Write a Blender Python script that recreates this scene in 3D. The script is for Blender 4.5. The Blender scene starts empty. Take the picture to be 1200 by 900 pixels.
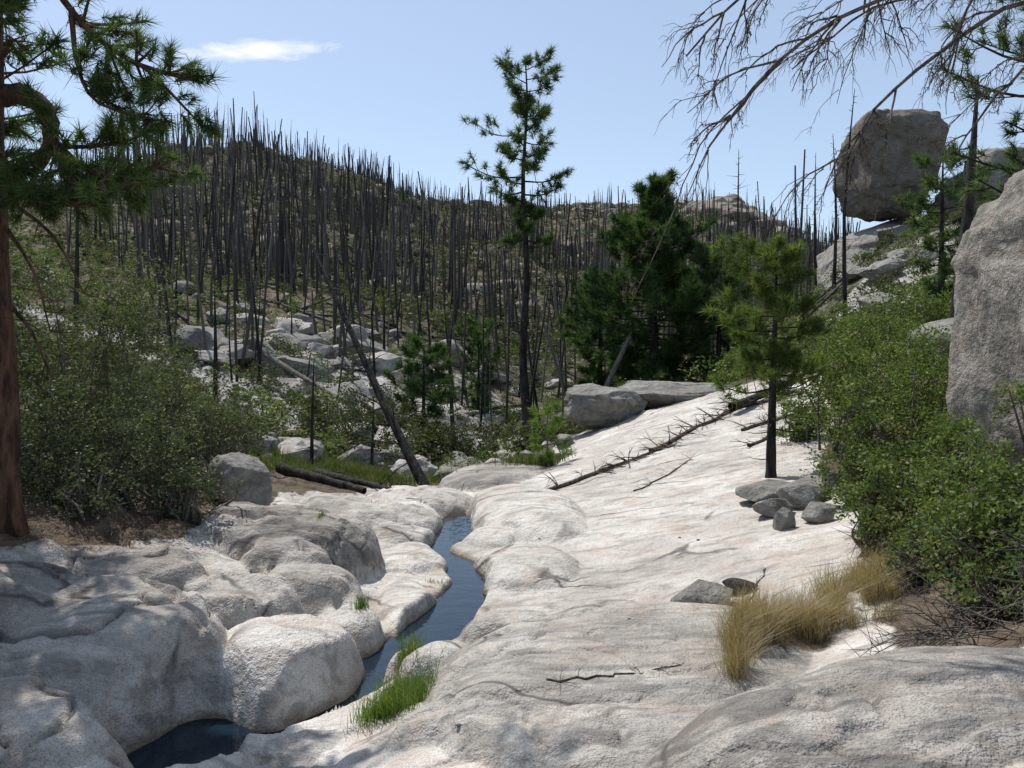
import bpy, math, numpy as np
from mathutils import Vector
rng=np.random.default_rng(7)
H=3.2
SUN_AZ=math.radians(-38); SUN_EL=math.radians(60)

# ------------------------------------------------------------ noise
def _h(ix,iy,iz):
    n=(ix*np.int64(374761393)+iy*np.int64(668265263)+iz*np.int64(1274126177))&0xffffffff
    n=((n^(n>>13))*np.int64(1103515245))&0xffffffff
    n=((n^(n>>15))*np.int64(2246822519))&0xffffffff
    n=n^(n>>16)
    return (n&0xffffff)/float(0xffffff)*2-1
def vn(x,y,z):
    x,y,z=np.broadcast_arrays(np.asarray(x,float),y,z)
    ix=np.floor(x).astype(np.int64);iy=np.floor(y).astype(np.int64);iz=np.floor(z).astype(np.int64)
    fx=x-ix;fy=y-iy;fz=z-iz
    fx=fx*fx*fx*(fx*(fx*6-15)+10);fy=fy*fy*fy*(fy*(fy*6-15)+10);fz=fz*fz*fz*(fz*(fz*6-15)+10)
    def L(a,b,t): return a+(b-a)*t
    return L(L(L(_h(ix,iy,iz),_h(ix+1,iy,iz),fx),L(_h(ix,iy+1,iz),_h(ix+1,iy+1,iz),fx),fy),
             L(L(_h(ix,iy,iz+1),_h(ix+1,iy,iz+1),fx),L(_h(ix,iy+1,iz+1),_h(ix+1,iy+1,iz+1),fx),fy),fz)
def fbm(x,y,z,o=4):
    s=0;a=1;t=0
    for i in range(o):
        s=s+a*vn(x*2**i+17.3*i,y*2**i+5.1*i,z*2**i+9.7*i);t+=a;a*=.5
    return s/t
def sstep(a,b,x):
    t=np.clip((x-a)/(b-a),0,1);return t*t*(3-2*t)

# ------------------------------------------------------------ mesh builder
class MB:
    def __init__(s): s.v=[];s.f=[];s.n=0
    def add(s,v,f,m=0,smooth=False):
        v=np.asarray(v,float).reshape(-1,3);f=np.asarray(f,np.int64)
        s.v.append(v);s.f.append((f+s.n,m,smooth));s.n+=len(v)
    def build(s,name,mats,parent=None):
        v=np.concatenate(s.v)
        loops=np.concatenate([f.ravel() for f,_,_ in s.f])
        cnt=np.concatenate([np.full(len(f),f.shape[1]) for f,_,_ in s.f])
        mi=np.concatenate([np.full(len(f),m) for f,m,_ in s.f])
        sm=np.concatenate([np.full(len(f),q) for f,_,q in s.f])
        st=np.concatenate([[0],np.cumsum(cnt)[:-1]])
        me=bpy.data.meshes.new(name)
        me.vertices.add(len(v));me.vertices.foreach_set('co',v.ravel().astype(np.float32))
        me.loops.add(len(loops));me.loops.foreach_set('vertex_index',loops.astype(np.int32))
        me.polygons.add(len(cnt));me.polygons.foreach_set('loop_start',st.astype(np.int32))
        me.polygons.foreach_set('loop_total',cnt.astype(np.int32))
        me.polygons.foreach_set('material_index',mi.astype(np.int32))
        me.polygons.foreach_set('use_smooth',sm.astype(bool))
        for m in mats: me.materials.append(m)
        me.update(calc_edges=True)
        ob=bpy.data.objects.new(name,me);bpy.context.scene.collection.objects.link(ob)
        if parent: ob.parent=parent
        return ob
def nrm(a): return a/(np.linalg.norm(a,axis=-1,keepdims=True)+1e-9)
def spline(pts,n):
    p=np.asarray(pts,float);k=len(p)
    P=np.vstack([2*p[0]-p[1],p,2*p[-1]-p[-2]])
    t=np.linspace(0,k-1-1e-6,n);i=t.astype(int);f=(t-i)[:,None]
    a,b,c,d=P[i],P[i+1],P[i+2],P[i+3]
    return .5*((2*b)+(-a+c)*f+(2*a-5*b+4*c-d)*f*f+(-a+3*b-3*c+d)*f**3)
def tube(mb,pts,rad,sides=6,mat=0,rough=0):
    pts=np.asarray(pts,float);n=len(pts);rad=np.broadcast_to(rad,(n,))
    t=nrm(np.gradient(pts,axis=0))
    ref=np.array([0,0,1.]) if abs(t[0][2])<.8 else np.array([1.,0,0])
    u=nrm(np.cross(t,ref));w=np.cross(t,u)
    a=np.linspace(0,2*np.pi,sides,endpoint=False)
    rr=rad[:,None]*np.ones(sides)[None]
    if rough: rr=rr*(1+rough*rng.standard_normal((n,sides)))
    v=pts[:,None]+rr[...,None]*(np.cos(a)[None,:,None]*u[:,None]+np.sin(a)[None,:,None]*w[:,None])
    i=np.arange(n-1)[:,None]*sides;j=np.arange(sides)[None];k=(j+1)%sides
    f=np.stack([i+j,i+k,i+sides+k,i+sides+j],-1).reshape(-1,4)
    mb.add(v,f,mat,True)
def rand_dir(n):
    return nrm(rng.standard_normal((n,3)))
def tufts(mb,pos,dirs,r,n,w,mat=1,spread=.8):
    pos=np.asarray(pos,float);dirs=nrm(np.asarray(dirs,float));N=len(pos)
    d=nrm(dirs[:,None]*1.0+spread*rng.standard_normal((N,n,3)))
    L=r*(.7+.5*rng.random((N,n,1)))*(.75+.5*rng.random((N,1,1)))
    base=pos[:,None]-dirs[:,None]*(rng.random((N,n,1))*r*.9)
    s=nrm(np.cross(d,rand_dir(N*n).reshape(N,n,3)))*w
    tip=base+d*L; tip[...,2]-=L[...,0]*.08
    v=np.stack([base-s,base+s,tip],2).reshape(-1,3)
    mb.add(v,np.arange(len(v)).reshape(-1,3),mat)
def leaves(mb,cen,spread,n,size,mat=1,flat=.75):
    cen=np.asarray(cen,float);N=len(cen);spread=np.broadcast_to(np.asarray(spread,float),(N,))
    o=rand_dir(N*n).reshape(N,n,3)*(rng.random((N,n,1))**.5)*spread[:,None,None]
    o[...,2]*=flat
    p=(cen[:,None]+o).reshape(-1,3);M=len(p)
    a=rand_dir(M);a[:,2]*=.6;a=nrm(a);b=nrm(np.cross(a,rand_dir(M)))
    s=(size*(.6+.8*rng.random((M,1))))
    v=np.stack([p-a*s*.5,p+b*s*.28,p+a*s*.5,p-b*s*.28],1).reshape(-1,3)
    mb.add(v,np.arange(len(v)).reshape(-1,4),mat)
def grass(mb,base,h,w,lean=.5,mat=0):
    base=np.asarray(base,float);N=len(base);h=h*(.5+.7*rng.random((N,1)))
    az=rng.random(N)*2*np.pi;d=np.stack([np.cos(az),np.sin(az),0*az],1)*lean*rng.random((N,1))
    s=np.stack([-np.sin(az+.7),np.cos(az+.7),0*az],1)*w
    up=np.array([0,0,1.])
    m=base+(up*.55+d*.35)*h;t=base+(up*.95+d*1.1)*h
    v=np.stack([base-s,base+s,m+s*.7,m-s*.7,t],1).reshape(-1,3)
    i=np.arange(N)[:,None]*5
    mb.add(v,i+np.array([[0,1,2,3]]),mat)
    mb.f.append(((i+np.array([[3,2,4]]))+mb.n-len(v),mat,False))

# ------------------------------------------------------------ materials
def mat_new(name):
    m=bpy.data.materials.new(name);m.use_nodes=True;nt=m.node_tree;nt.nodes.clear()
    return m,nt
class G:
    def __init__(s,nt): s.nt=nt
    def n(s,t,**k):
        x=s.nt.nodes.new(t)
        for a,b in k.items(): setattr(x,a,b)
        return x
    def l(s,a,b): s.nt.links.new(a,b)
    def noise(s,co,scale,detail=4,rough=.55,dist=0):
        x=s.n('ShaderNodeTexNoise');x.inputs['Scale'].default_value=scale;x.inputs['Detail'].default_value=detail
        x.inputs['Roughness'].default_value=rough;x.inputs['Distortion'].default_value=dist
        s.l(co,x.inputs['Vector']);return x.outputs['Fac']
    def mr(s,v,a,b,c=0,d=1):
        x=s.n('ShaderNodeMapRange');x.inputs[1].default_value=a;x.inputs[2].default_value=b
        x.inputs[3].default_value=c;x.inputs[4].default_value=d;s.l(v,x.inputs[0]);return x.outputs[0]
    def mix(s,f,a,b,bt='MIX'):
        x=s.n('ShaderNodeMix',data_type='RGBA',blend_type=bt)
        for i,v in ((0,f),(6,a),(7,b)):
            if hasattr(v,'is_linked'): s.l(v,x.inputs[i])
            else: x.inputs[i].default_value=v if i==0 else (*v,1)
        return x.outputs[2]
    def math(s,op,a,b=0.):
        x=s.n('ShaderNodeMath',operation=op)
        for i,v in ((0,a),(1,b)):
            if hasattr(v,'is_linked'): s.l(v,x.inputs[i])
            else: x.inputs[i].default_value=v
        return x.outputs[0]
    def mapping(s,co,sc,rot=(0,0,0)):
        x=s.n('ShaderNodeMapping');x.inputs['Scale'].default_value=sc;x.inputs['Rotation'].default_value=rot
        s.l(co,x.inputs[0]);return x.outputs[0]
def granite_nodes(g,co,tone=1.0,tint=(1,1,1),stain=1.):
    def c(r,gg,b): return (r*tone*tint[0],gg*tone*tint[1],b*tone*tint[2])
    a=g.mix(g.mr(g.noise(co,.9,3,.6),.38,.62),c(.41,.39,.36),c(.57,.555,.525))
    a=g.mix(g.mr(g.noise(co,2.3,3,.65,.6),.50,.68,0,.65*stain),a,c(.42,.34,.275))
    st=g.noise(g.mapping(co,(.8,3.4,3),(0,0,.5)),1.3,4,.65,.5)
    a=g.mix(g.mr(st,.51,.64,0,.68*stain),a,c(.18,.168,.155))
    a=g.mix(g.mr(g.noise(co,7,4,.75),.53,.7,0,.65),a,c(.22,.21,.195))
    a=g.mix(g.mr(g.noise(co,85,1,.7),.5,.66,0,.55),a,c(.15,.145,.14))
    return a
def granite_bump(g,co,k=1.0):
    h=g.math('ADD',g.math('MULTIPLY',g.noise(co,6,4,.68),.09),g.math('MULTIPLY',g.noise(co,60,1,.7),.012))
    b=g.n('ShaderNodeBump');b.inputs['Strength'].default_value=.8*k;b.inputs['Distance'].default_value=1
    g.l(h,b.inputs['Height']);return b.outputs[0]
def m_granite(name,tone=1.,tint=(1,1,1),k=1.,lichen=0.):
    m,nt=mat_new(name);g=G(nt);co=g.n('ShaderNodeNewGeometry').outputs['Position']
    col=granite_nodes(g,co,tone,tint)
    if lichen: col=g.mix(g.mr(g.noise(co,3.1,4,.75,.5),.45,.6,0,lichen),col,(.10,.105,.09))
    p=g.n('ShaderNodeBsdfPrincipled');p.inputs['Roughness'].default_value=.9
    p.inputs['Specular IOR Level'].default_value=.2
    g.l(col,p.inputs['Base Color']);g.l(granite_bump(g,co,k),p.inputs['Normal'])
    o=g.n('ShaderNodeOutputMaterial');g.l(p.outputs[0],o.inputs[0]);return m
def m_leaf(name,a,b,c=None,tr=.4,rough=.5):
    m,nt=mat_new(name);g=G(nt);ge=g.n('ShaderNodeNewGeometry');co=ge.outputs['Position']
    r=ge.outputs['Random Per Island']
    col=g.mix(r,a,b)
    if c: col=g.mix(g.mr(r,.86,.9),col,c)
    col=g.mix(g.mr(g.noise(co,1.6,1),.35,.65,.0,.4),col,tuple(x*.6 for x in a))
    p=g.n('ShaderNodeBsdfDiffuse')
    gl=g.n('ShaderNodeBsdfGlossy');gl.inputs['Roughness'].default_value=rough;gl.inputs[0].default_value=(.5,.5,.5,1)
    x0=g.n('ShaderNodeMixShader');x0.inputs[0].default_value=.05;g.l(p.outputs[0],x0.inputs[1]);g.l(gl.outputs[0],x0.inputs[2])
    t=g.n('ShaderNodeBsdfTranslucent');g.l(col,p.inputs[0])
    g.l(g.mix(1.,col,(1.35,1.45,.6),'MULTIPLY'),t.inputs[0])
    x=g.n('ShaderNodeMixShader');x.inputs[0].default_value=tr;g.l(x0.outputs[0],x.inputs[1]);g.l(t.outputs[0],x.inputs[2])
    o=g.n('ShaderNodeOutputMaterial');g.l(x.outputs[0],o.inputs[0]);return m
def m_bark(name,a,b,sc=8,stretch=.25,island=False):
    m,nt=mat_new(name);g=G(nt);ge=g.n('ShaderNodeNewGeometry');co=ge.outputs['Position']
    cs=g.mapping(co,(1,1,stretch));n=g.noise(cs,sc,4,.65,.4)
    col=g.mix(g.mr(n,.38,.62),a,b)
    if island: col=g.mix(g.mr(ge.outputs['Random Per Island'],.55,1,0,.8),col,(.17,.155,.14))
    p=g.n('ShaderNodeBsdfPrincipled');p.inputs['Roughness'].default_value=.9
    p.inputs['Specular IOR Level'].default_value=.2
    if not island:
        bp=g.n('ShaderNodeBump');bp.inputs['Strength'].default_value=1;bp.inputs['Distance'].default_value=.08
        g.l(n,bp.inputs['Height']);g.l(bp.outputs[0],p.inputs['Normal'])
    g.l(col,p.inputs['Base Color'])
    o=g.n('ShaderNodeOutputMaterial');g.l(p.outputs[0],o.inputs[0]);return m

def m_ground_near():
    m,nt=mat_new('ground_rock_and_soil');g=G(nt)
    ge=g.n('ShaderNodeNewGeometry');co=ge.outputs['Position']
    at=g.n('ShaderNodeAttribute',attribute_name='masks')   # r soil, g weathered grey plus painted crevice shade, b far
    sp=g.n('ShaderNodeSeparateColor');g.l(at.outputs['Color'],sp.inputs[0])
    soil_m,grey,far=sp.outputs[0],sp.outputs[1],sp.outputs[2]
    rock=granite_nodes(g,co,1.12,(1.025,1,.965),.9)
    wc=g.n('ShaderNodeMix',data_type='VECTOR');wc.inputs[0].default_value=.22
    nn=g.n('ShaderNodeTexNoise');nn.inputs['Scale'].default_value=1.6;nn.inputs['Detail'].default_value=3;g.l(co,nn.inputs['Vector'])
    g.l(co,wc.inputs[4]);g.l(nn.outputs['Color'],wc.inputs[5])
    vo=g.n('ShaderNodeTexVoronoi',feature='DISTANCE_TO_EDGE');vo.inputs['Scale'].default_value=.75
    g.l(g.mapping(wc.outputs[1],(.55,1.3,1.6),(0,0,.55)),vo.inputs['Vector'])
    ck=g.math('MULTIPLY',g.mr(vo.outputs['Distance'],.004,.02,1,0),g.mr(g.noise(co,.8,2),.47,.56))
    rock=g.mix(g.math('MULTIPLY',ck,.8),rock,(.07,.06,.055))
    greyc=g.mix(1.,rock,(.60,.585,.565),'MULTIPLY')
    greyc=g.mix(g.mr(g.noise(co,4.5,4,.75,.4),.45,.62,0,.6),greyc,(.11,.11,.10))
    st=g.noise(g.mapping(co,(.5,2.6,2.6),(0,0,.35)),1.7,4,.6,.7)
    greyc=g.mix(g.mr(st,.48,.58,0,.72),greyc,(.075,.071,.066))  # dark weathering streaks, doubling as painted foliage shadow on the left slab
    rock=g.mix(grey,rock,greyc)
    z=g.n('ShaderNodeSeparateXYZ');g.l(co,z.inputs[0])
    zz=g.math('ADD',z.outputs[2],g.math('MULTIPLY',g.noise(co,5,3),.12))
    wet=g.math('MULTIPLY',g.mr(zz,.06,.15,1,0),g.mr(z.outputs[1],15.5,16.5,1,0))
    rock=g.mix(g.math('MULTIPLY',wet,.75),rock,(.17,.125,.065))
    n45=g.noise(co,45,2,.7)
    soil=g.mix(g.mr(g.noise(co,5,4,.7),.35,.65),(.055,.043,.03),(.135,.105,.072))
    soil=g.mix(g.mr(n45,.5,.7,0,.6),soil,(.22,.17,.115))
    soil=g.mix(far,soil,(.075,.075,.045))
    f=g.math('ADD',soil_m,g.math('MULTIPLY',g.math('SUBTRACT',g.noise(co,2.2,4,.7),.5),.9))
    col=g.mix(g.mr(f,.42,.58),rock,soil)
    p=g.n('ShaderNodeBsdfPrincipled');p.inputs['Specular IOR Level'].default_value=.2
    g.l(g.mr(wet,0,1,.9,.45),p.inputs['Roughness'])
    g.l(col,p.inputs['Base Color']);g.l(granite_bump(g,co),p.inputs['Normal'])
    o=g.n('ShaderNodeOutputMaterial');g.l(p.outputs[0],o.inputs[0]);return m
def m_ground_far():
    m,nt=mat_new('hill_ground');g=G(nt)
    ge=g.n('ShaderNodeNewGeometry');co=ge.outputs['Position']
    at=g.n('ShaderNodeAttribute',attribute_name='masks')
    sp=g.n('ShaderNodeSeparateColor');g.l(at.outputs['Color'],sp.inputs[0])
    rock=g.mix(g.mr(g.noise(co,1.1,4,.7),.4,.62),(.46,.44,.41),(.19,.18,.17))
    fs=g.mix(g.mr(g.noise(co,.07,4,.65),.4,.6),(.15,.12,.09),(.065,.072,.043))
    fs=g.mix(g.mr(g.noise(co,.3,4,.7),.5,.62,0,.75),fs,(.22,.18,.145))
    fs=g.mix(g.mr(g.noise(co,.8,4,.75),.57,.64,0,.7),fs,(.34,.305,.27))
    fs=g.mix(g.mr(g.noise(co,1.3,3,.7),.48,.56,0,.9),fs,(.04,.05,.026))
    f=g.math('ADD',sp.outputs[0],g.math('MULTIPLY',g.math('SUBTRACT',g.noise(co,1.6,4,.7),.5),.9))
    col=g.mix(g.mr(f,.42,.58),rock,fs)
    p=g.n('ShaderNodeBsdfDiffuse');g.l(col,p.inputs[0])
    b=g.n('ShaderNodeBump');b.inputs['Strength'].default_value=.7;b.inputs['Distance'].default_value=1
    g.l(g.math('MULTIPLY',g.noise(co,1.5,4,.7),.5),b.inputs['Height']);g.l(b.outputs[0],p.inputs['Normal'])
    o=g.n('ShaderNodeOutputMaterial');g.l(p.outputs[0],o.inputs[0]);return m

# ------------------------------------------------------------ terrain height
C=np.array([(-4,1.5,.9),(-1.5,1.5,.6),(0,1.5,.9),(2,1.5,1.35),(5,1.5,1.8),(-9,2,1.6),(10,2,2.6),(-10,5,1.7),(11,6,2.6),
(-3.3,4.5,.5),(-1.5,6,.14),(-1.7,5,.3),(-.6,6,.4),(.5,5,.6),(1.2,4,1.0),(2.1,3.5,1.3),(3,5,1.3),
(-.9,7,.2),(.6,6.5,.45),(1.6,6.5,.55),(3,7.5,.9),(3.6,6.5,1.2),(5,7,1.7),(8,8,2.4),
(-1.2,8.9,.05),(-.7,10,.05),(-.5,11,.05),(-1,13.5,0.05),(-1,15,0),
(.18,9.2,.14),(1.3,9.4,.26),(2.3,9.7,.45),(3.1,11,.62),(4.6,11.5,.85),(4.05,9,.95),(6.5,10,1.6),(2.8,14,.6),(1,14,.3),(.3,12,.15),(5.25,15,1.0),
(9,14,2.0),(12,16,2.9),(.5,17,.2),(3,19,.8),(2.6,26,.5),(7.2,24,1.9),(4.5,22,1.3),(10,26,2.6),(13.5,30,3.4),(20,50,6.7),(27,60,10.5),
(32,50,12),(20,25,5.5),(40,60,17),(15,40,3.0),(9,40,.6),
(-4.5,9,1.04),(-4.5,7.5,.85),(-3.3,5.5,.5),(-5.3,9,1.25),(-3.8,9.5,.75),(-3.6,12,.65),(-7,14,1.1),(-9,10,1.8),(-7,6,1.3),(-12,15,2.2),
(-2.9,16,.15),(-5,18,.25),(-4.8,22,-.2),(-1,25,-.8),(0,22,-.2),(.6,40,-2.4),(-11,45,.6),(-8,30,-.4),(-15,30,1),(-25,40,5),
(-9.75,65,4.2),(0,60,-.6),(0,50,-2),(9,60,.2),(17,60,2.5),(-22,75,7.5),(-33,110,14),(0,120,10),(26,130,9.7),(18,180,20),(0,200,25),
(-70,220,50),(-48,240,49),(-26,260,44),(0,280,45.5),(28,280,47.5),(56,280,47),(81,300,45),(100,300,36),(110,260,28),(90,200,20),(60,120,13),
(130,330,34),(-100,200,38),(-140,200,33),(-60,150,27),(-100,120,22),(-60,80,14),(-20,150,20),
(-100,420,40),(0,420,40),(100,420,34),(250,420,28),(-300,420,36),(-600,1200,20),(0,1200,20),(700,1200,20),(-2200,3500,0),(0,3500,0),(2200,3500,0)],float)
def uv(x,y):
    y=np.maximum(y,1.0);return np.clip(x/(y+5),-1.1,1.1)*2.2,np.log(y+3)
_cu,_cv=uv(C[:,0],C[:,1]);_ce=(C[:,2]-H)/(C[:,1]+3)
def _k(r2): return .5*r2*np.log(r2+1e-12)
_A=_k((_cu[:,None]-_cu)**2+(_cv[:,None]-_cv)**2)+np.eye(len(C))*2e-4
_P=np.stack([np.ones(len(C)),_cu,_cv],1)
_M=np.block([[_A,_P],[_P.T,np.zeros((3,3))]])
_w=np.linalg.solve(_M,np.concatenate([_ce,[0,0,0]]))
def base_z(x,y):
    u,v=uv(x,y);e=_w[-3]+_w[-2]*u+_w[-1]*v
    for i in range(len(C)): e=e+_w[i]*_k((u-_cu[i])**2+(v-_cv[i])**2)
    return H+e*(np.maximum(y,1.0)+3)
STREAM=[(-2.6,6.2,.36),(-2.55,6.8,.26),(-1.95,6.7,.02),(-1.35,7.5,.04),(-1.3,8.4,.15),(-1.0,9.1,.26),(-.72,10.1,.23),(-.5,11.1,.17),(-.72,12.0,.13),(-1.15,12.9,.12),(-1.0,14.2,.2),(-.9,15.6,.16)]
def sdist(x,y):
    best=np.full(x.shape,1e9)
    for (x0,y0,w0),(x1,y1,w1) in zip(STREAM[:-1],STREAM[1:]):
        dx,dy=x1-x0,y1-y0;t=np.clip(((x-x0)*dx+(y-y0)*dy)/(dx*dx+dy*dy),0,1)
        best=np.minimum(best,np.hypot(x-x0-t*dx,y-y0-t*dy)-(w0+(w1-w0)*t))
    return best
LOBES=[(-2.12,7.6,.84,.78,.1,-.15,.60,2.6,0,.05,.0),
(-3.05,11.3,1.35,1.15,-.15,-.1,.94,6,-.05,.0,.85),
(-2.3,9.6,.62,.75,.3,0,.66,3.2,-.15,.05,.45),
(-2.75,10.2,.7,.5,-.3,0,.78,3,0,0,.6),
(-3.5,7.4,1.0,1.25,.35,-.1,.88,5,-.10,.10,.4),
(-2.85,8.65,.72,.55,.2,0,.76,4,-.1,.05,.35),
(-3.5,5.75,.9,.8,.2,-.1,.66,4,-.1,.1,.35),
(-4.5,6.4,.8,1.0,.1,.1,.98,4,-.1,.05,.7),
(-4.7,7.8,.9,.8,.3,.2,1.12,4,-.1,.05,.75),
(-4.0,8.8,.85,.6,.2,.2,1.02,5,-.1,.05,.65),
(-1.28,9.95,.42,1.1,.25,-.1,.20,3,0,.02,0),
(-1.8,9.0,.36,.65,.2,-.1,.36,3,0,0,.1),
(-1.5,11.9,.66,.95,-.3,-.1,.28,3,-.1,0,0),
(-1.75,13.3,.6,.6,.3,-.1,.30,3,-.1,0,0),
(-2.6,14.6,1.5,1.2,.1,-.1,.42,4,-.05,0,0),
(-1.9,16.5,1.2,1.3,.1,-.2,.30,3,0,0,.1),
(-.35,13.2,.45,.7,.2,-.1,.26,3,.1,0,0),
(.3,14.6,1.05,2.3,.25,-.1,.54,2.8,.03,.03,0),
(.2,11.4,.8,1.2,.2,-.1,.34,3,.06,.0,0),
(-.1,20,1.7,1.6,0,-.3,.22,3.5,0,0,.7),
(1.15,6.5,1.95,2.1,-.18,-.1,.76,8,.05,-.02,.62),
(-.05,8.75,.6,.45,.1,0,.40,3,0,0,.4),
(2.3,4.3,1.95,1.0,.22,.2,1.48,3.2,.03,0,.9),
(-1.13,7.95,.17,.25,.2,-.1,.30,3,0,0,.2),
(-.45,6.0,.55,.5,.2,-.1,.55,3,0,0,.4),
(-1.5,5.5,.9,.6,.1,-.2,.24,4,0,0,.4),
(-1.6,6.3,.5,.28,.3,-.1,.16,4,0,0,.4),
(-.62,7.6,.42,.42,0,-.1,.45,3,0,0,.5),
]
def height(x,y,masks=False):
    x=np.asarray(x,float);y=np.asarray(y,float)
    z=base_z(x,y)
    wx=x+.14*fbm(x*1.1,y*1.1,0.,3);wy=y+.14*fbm(x*1.1,y*1.1,7.,3)
    sd=sdist(wx,wy)
    z=np.where(y<16.5,np.minimum(z,-.28+1.6*np.maximum(0,sd)+.28*np.clip(sd+.2,0,1)),z)
    grey=np.zeros_like(z)
    for (cx,cy,a,b,ro,zb,zt,p,tx,ty,gr) in LOBES:
        dx=wx-cx;dy=wy-cy;c,s=math.cos(ro),math.sin(ro)
        r=np.sqrt(((dx*c+dy*s)/a)**2+((-dx*s+dy*c)/b)**2)
        zl=zb+(zt-zb+tx*dx+ty*dy)*np.power(np.clip(1-np.clip(r,0,1)**p,0,1),.45)
        zl=np.where(r<1,zl,-9)
        hit=zl>z
        k=.03;h_=np.clip(.5+.5*(zl-z)/k,0,1)
        z=np.where(r<1,z*(1-h_)+zl*h_+k*h_*(1-h_)*.5,z)
        grey=np.where(hit,gr,grey)
    z=np.where(y<16.3,np.minimum(z,-.22+3.5*np.maximum(0,sd+.02)),z)
    near=1-sstep(14,30,y)
    left=np.maximum(sstep(-1.2,-2.4,x),.2*sstep(9,8,y))
    nb=fbm(x*.9,y*.9,3.,4)*(.045+.03*left)+fbm(x*3.5,y*3.5,5.,4)*(.010+.016*left)
    lay=fbm(x*.7-y*.5,x*.4+y*1.1,z*2.5,2)
    nb=nb+(.013+.045*left)*np.tanh(lay*16)
    lay2=vn(x*1.5+y*.6,y*2.2-x*.5,z*5+3)
    nb=nb+(.003+.024*left)*np.tanh(lay2*14)
    cr=fbm(x*.75+.3*y,y*.95-.2*x,z*1.5+40,3)
    nb=nb-(.014+.095*left)*np.exp(-(cr/.022)**2)
    z=z+nb*(sstep(-.05,.3,sd)*near+(1-near))
    z=np.where((y<15.6)&(sd>.35),np.maximum(z,.03+.02*fbm(x*3,y*3,1.,2)),z)
    mid=sstep(18,34,y)
    z=z+mid*(fbm(x*.3,y*.3,1.,4)*.55+.25*np.abs(fbm(x*1.1,y*1.1,2.,3)))
    fr=sstep(70,160,y)
    z=z+fr*(fbm(x*.045,y*.045,4.,5)*7.0+fbm(x*.25,y*.25,4.,3)*2.4)*(1-.4*sstep(200,240,y))
    if not masks: return z
    b=x/np.maximum(y,1.)
    lft=np.interp(y,[0,5,7,8,9,10,11,12,13.5,15,18,21],[-8,-7.5,-6.5,-5.4,-4.4,-3.9,-3.9,-4.2,-4,-4,-3.2,-2.2])
    rgt=np.interp(y,[0,5.1,5.3,6,7,8,9,10,11,13,15,18,24,30],[9,9,2.7,2.7,3.1,3.6,4.0,4.3,4.6,5.0,5.4,6.8,8.7,9])
    soil=np.maximum(sstep(.15,-.25,x-lft),sstep(-.2,.25,x-rgt))
    soil=np.maximum(soil,.75*np.exp(-((x-2.3)**2+(y-6.9)**2)/.25))
    soil=np.maximum(soil,sstep(24,28,y))
    soil=np.where((y>19)&(x<1.2),np.maximum(soil,sstep(19.5,22,y)),soil)
    oc=sstep(-.1,.3,fbm(x*.07,y*.09,11.,4)+.5*np.exp(-((b+.22)/.14)**2)*np.exp(-((y-48)/13)**2)+.5*np.exp(-((b-.42)/.1)**2)*np.exp(-((y-52)/14)**2)-.12)
    soil=np.where(y>33,1-.6*oc*(1-sstep(65,90,y)),soil)
    grey=np.maximum(grey,.55*sstep(0.0,.4,fbm(x*.5,y*.5,21.,3))*(y<24)*(.45+.55*left))
    grey=np.minimum(grey+.4*left*(y<14)*np.exp(-(cr/.06)**2),1)  # crevice shade painted into the grey mask on the left rocks
    far=sstep(22,28,y)
    return z,soil,grey,far
def hz(x,y): return height(np.atleast_1d(x),np.atleast_1d(y))
def h1(x,y): return float(hz(float(x),float(y))[0])

# ------------------------------------------------------------ ground mesh
rows=np.concatenate([np.linspace(-10,1.5,24,endpoint=False),1.5*(45/1.5)**(np.linspace(0,1,720,endpoint=False)),45*(340/45)**np.linspace(0,1,230,endpoint=False),340*(3800/340)**np.linspace(0,1,25)])
NC=860
t=np.linspace(-1,1,NC);t=np.sign(t)*np.abs(t)**1.25
X=(7+.78*np.maximum(rows,0))[:,None]*t[None];Y=np.repeat(rows[:,None],NC,1)
Z,S,GR,FA=height(X.ravel(),Y.ravel(),True)
mb=MB();V=np.stack([X.ravel(),Y.ravel(),Z],1)
i=np.arange(len(rows)-1)[:,None]*NC;j=np.arange(NC-1)[None]
mb.add(V,np.stack([i+j,i+j+1,i+NC+j+1,i+NC+j],-1).reshape(-1,4),0,True)
ground=mb.build('ground',[m_ground_near(),m_ground_far()])
ground.data.polygons.foreach_set('material_index',np.repeat((rows[:-1]>29).astype(np.int32),NC-1))
ca=ground.data.color_attributes.new('masks','FLOAT_COLOR','POINT')
ca.data.foreach_set('color',np.stack([S,GR,FA,np.ones_like(S)],1).ravel().astype(np.float32))

# ------------------------------------------------------------ water
m,nt=mat_new('water');g=G(nt);co=g.n('ShaderNodeNewGeometry').outputs['Position']
p=g.n('ShaderNodeBsdfPrincipled');p.inputs['Base Color'].default_value=(.008,.018,.03,1);p.inputs['Roughness'].default_value=.03
p.inputs['IOR'].default_value=1.33
bp=g.n('ShaderNodeBump');bp.inputs['Strength'].default_value=.1;bp.inputs['Distance'].default_value=.05
g.l(g.noise(co,5,2),bp.inputs['Height']);g.l(bp.outputs[0],p.inputs['Normal'])
o=g.n('ShaderNodeOutputMaterial');g.l(p.outputs[0],o.inputs[0]);WATER=m
mb=MB();gx,gy=np.meshgrid(np.linspace(-3.3,.4,12),np.linspace(5.6,15.5,30))
v=np.stack([gx.ravel(),gy.ravel(),0*gx.ravel()],1);i=np.arange(29)[:,None]*12;j=np.arange(11)[None]
mb.add(v,np.stack([i+j,i+j+1,i+13+j,i+12+j],-1).reshape(-1,4),0)
mb.build('stream_water',[WATER])

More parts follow.
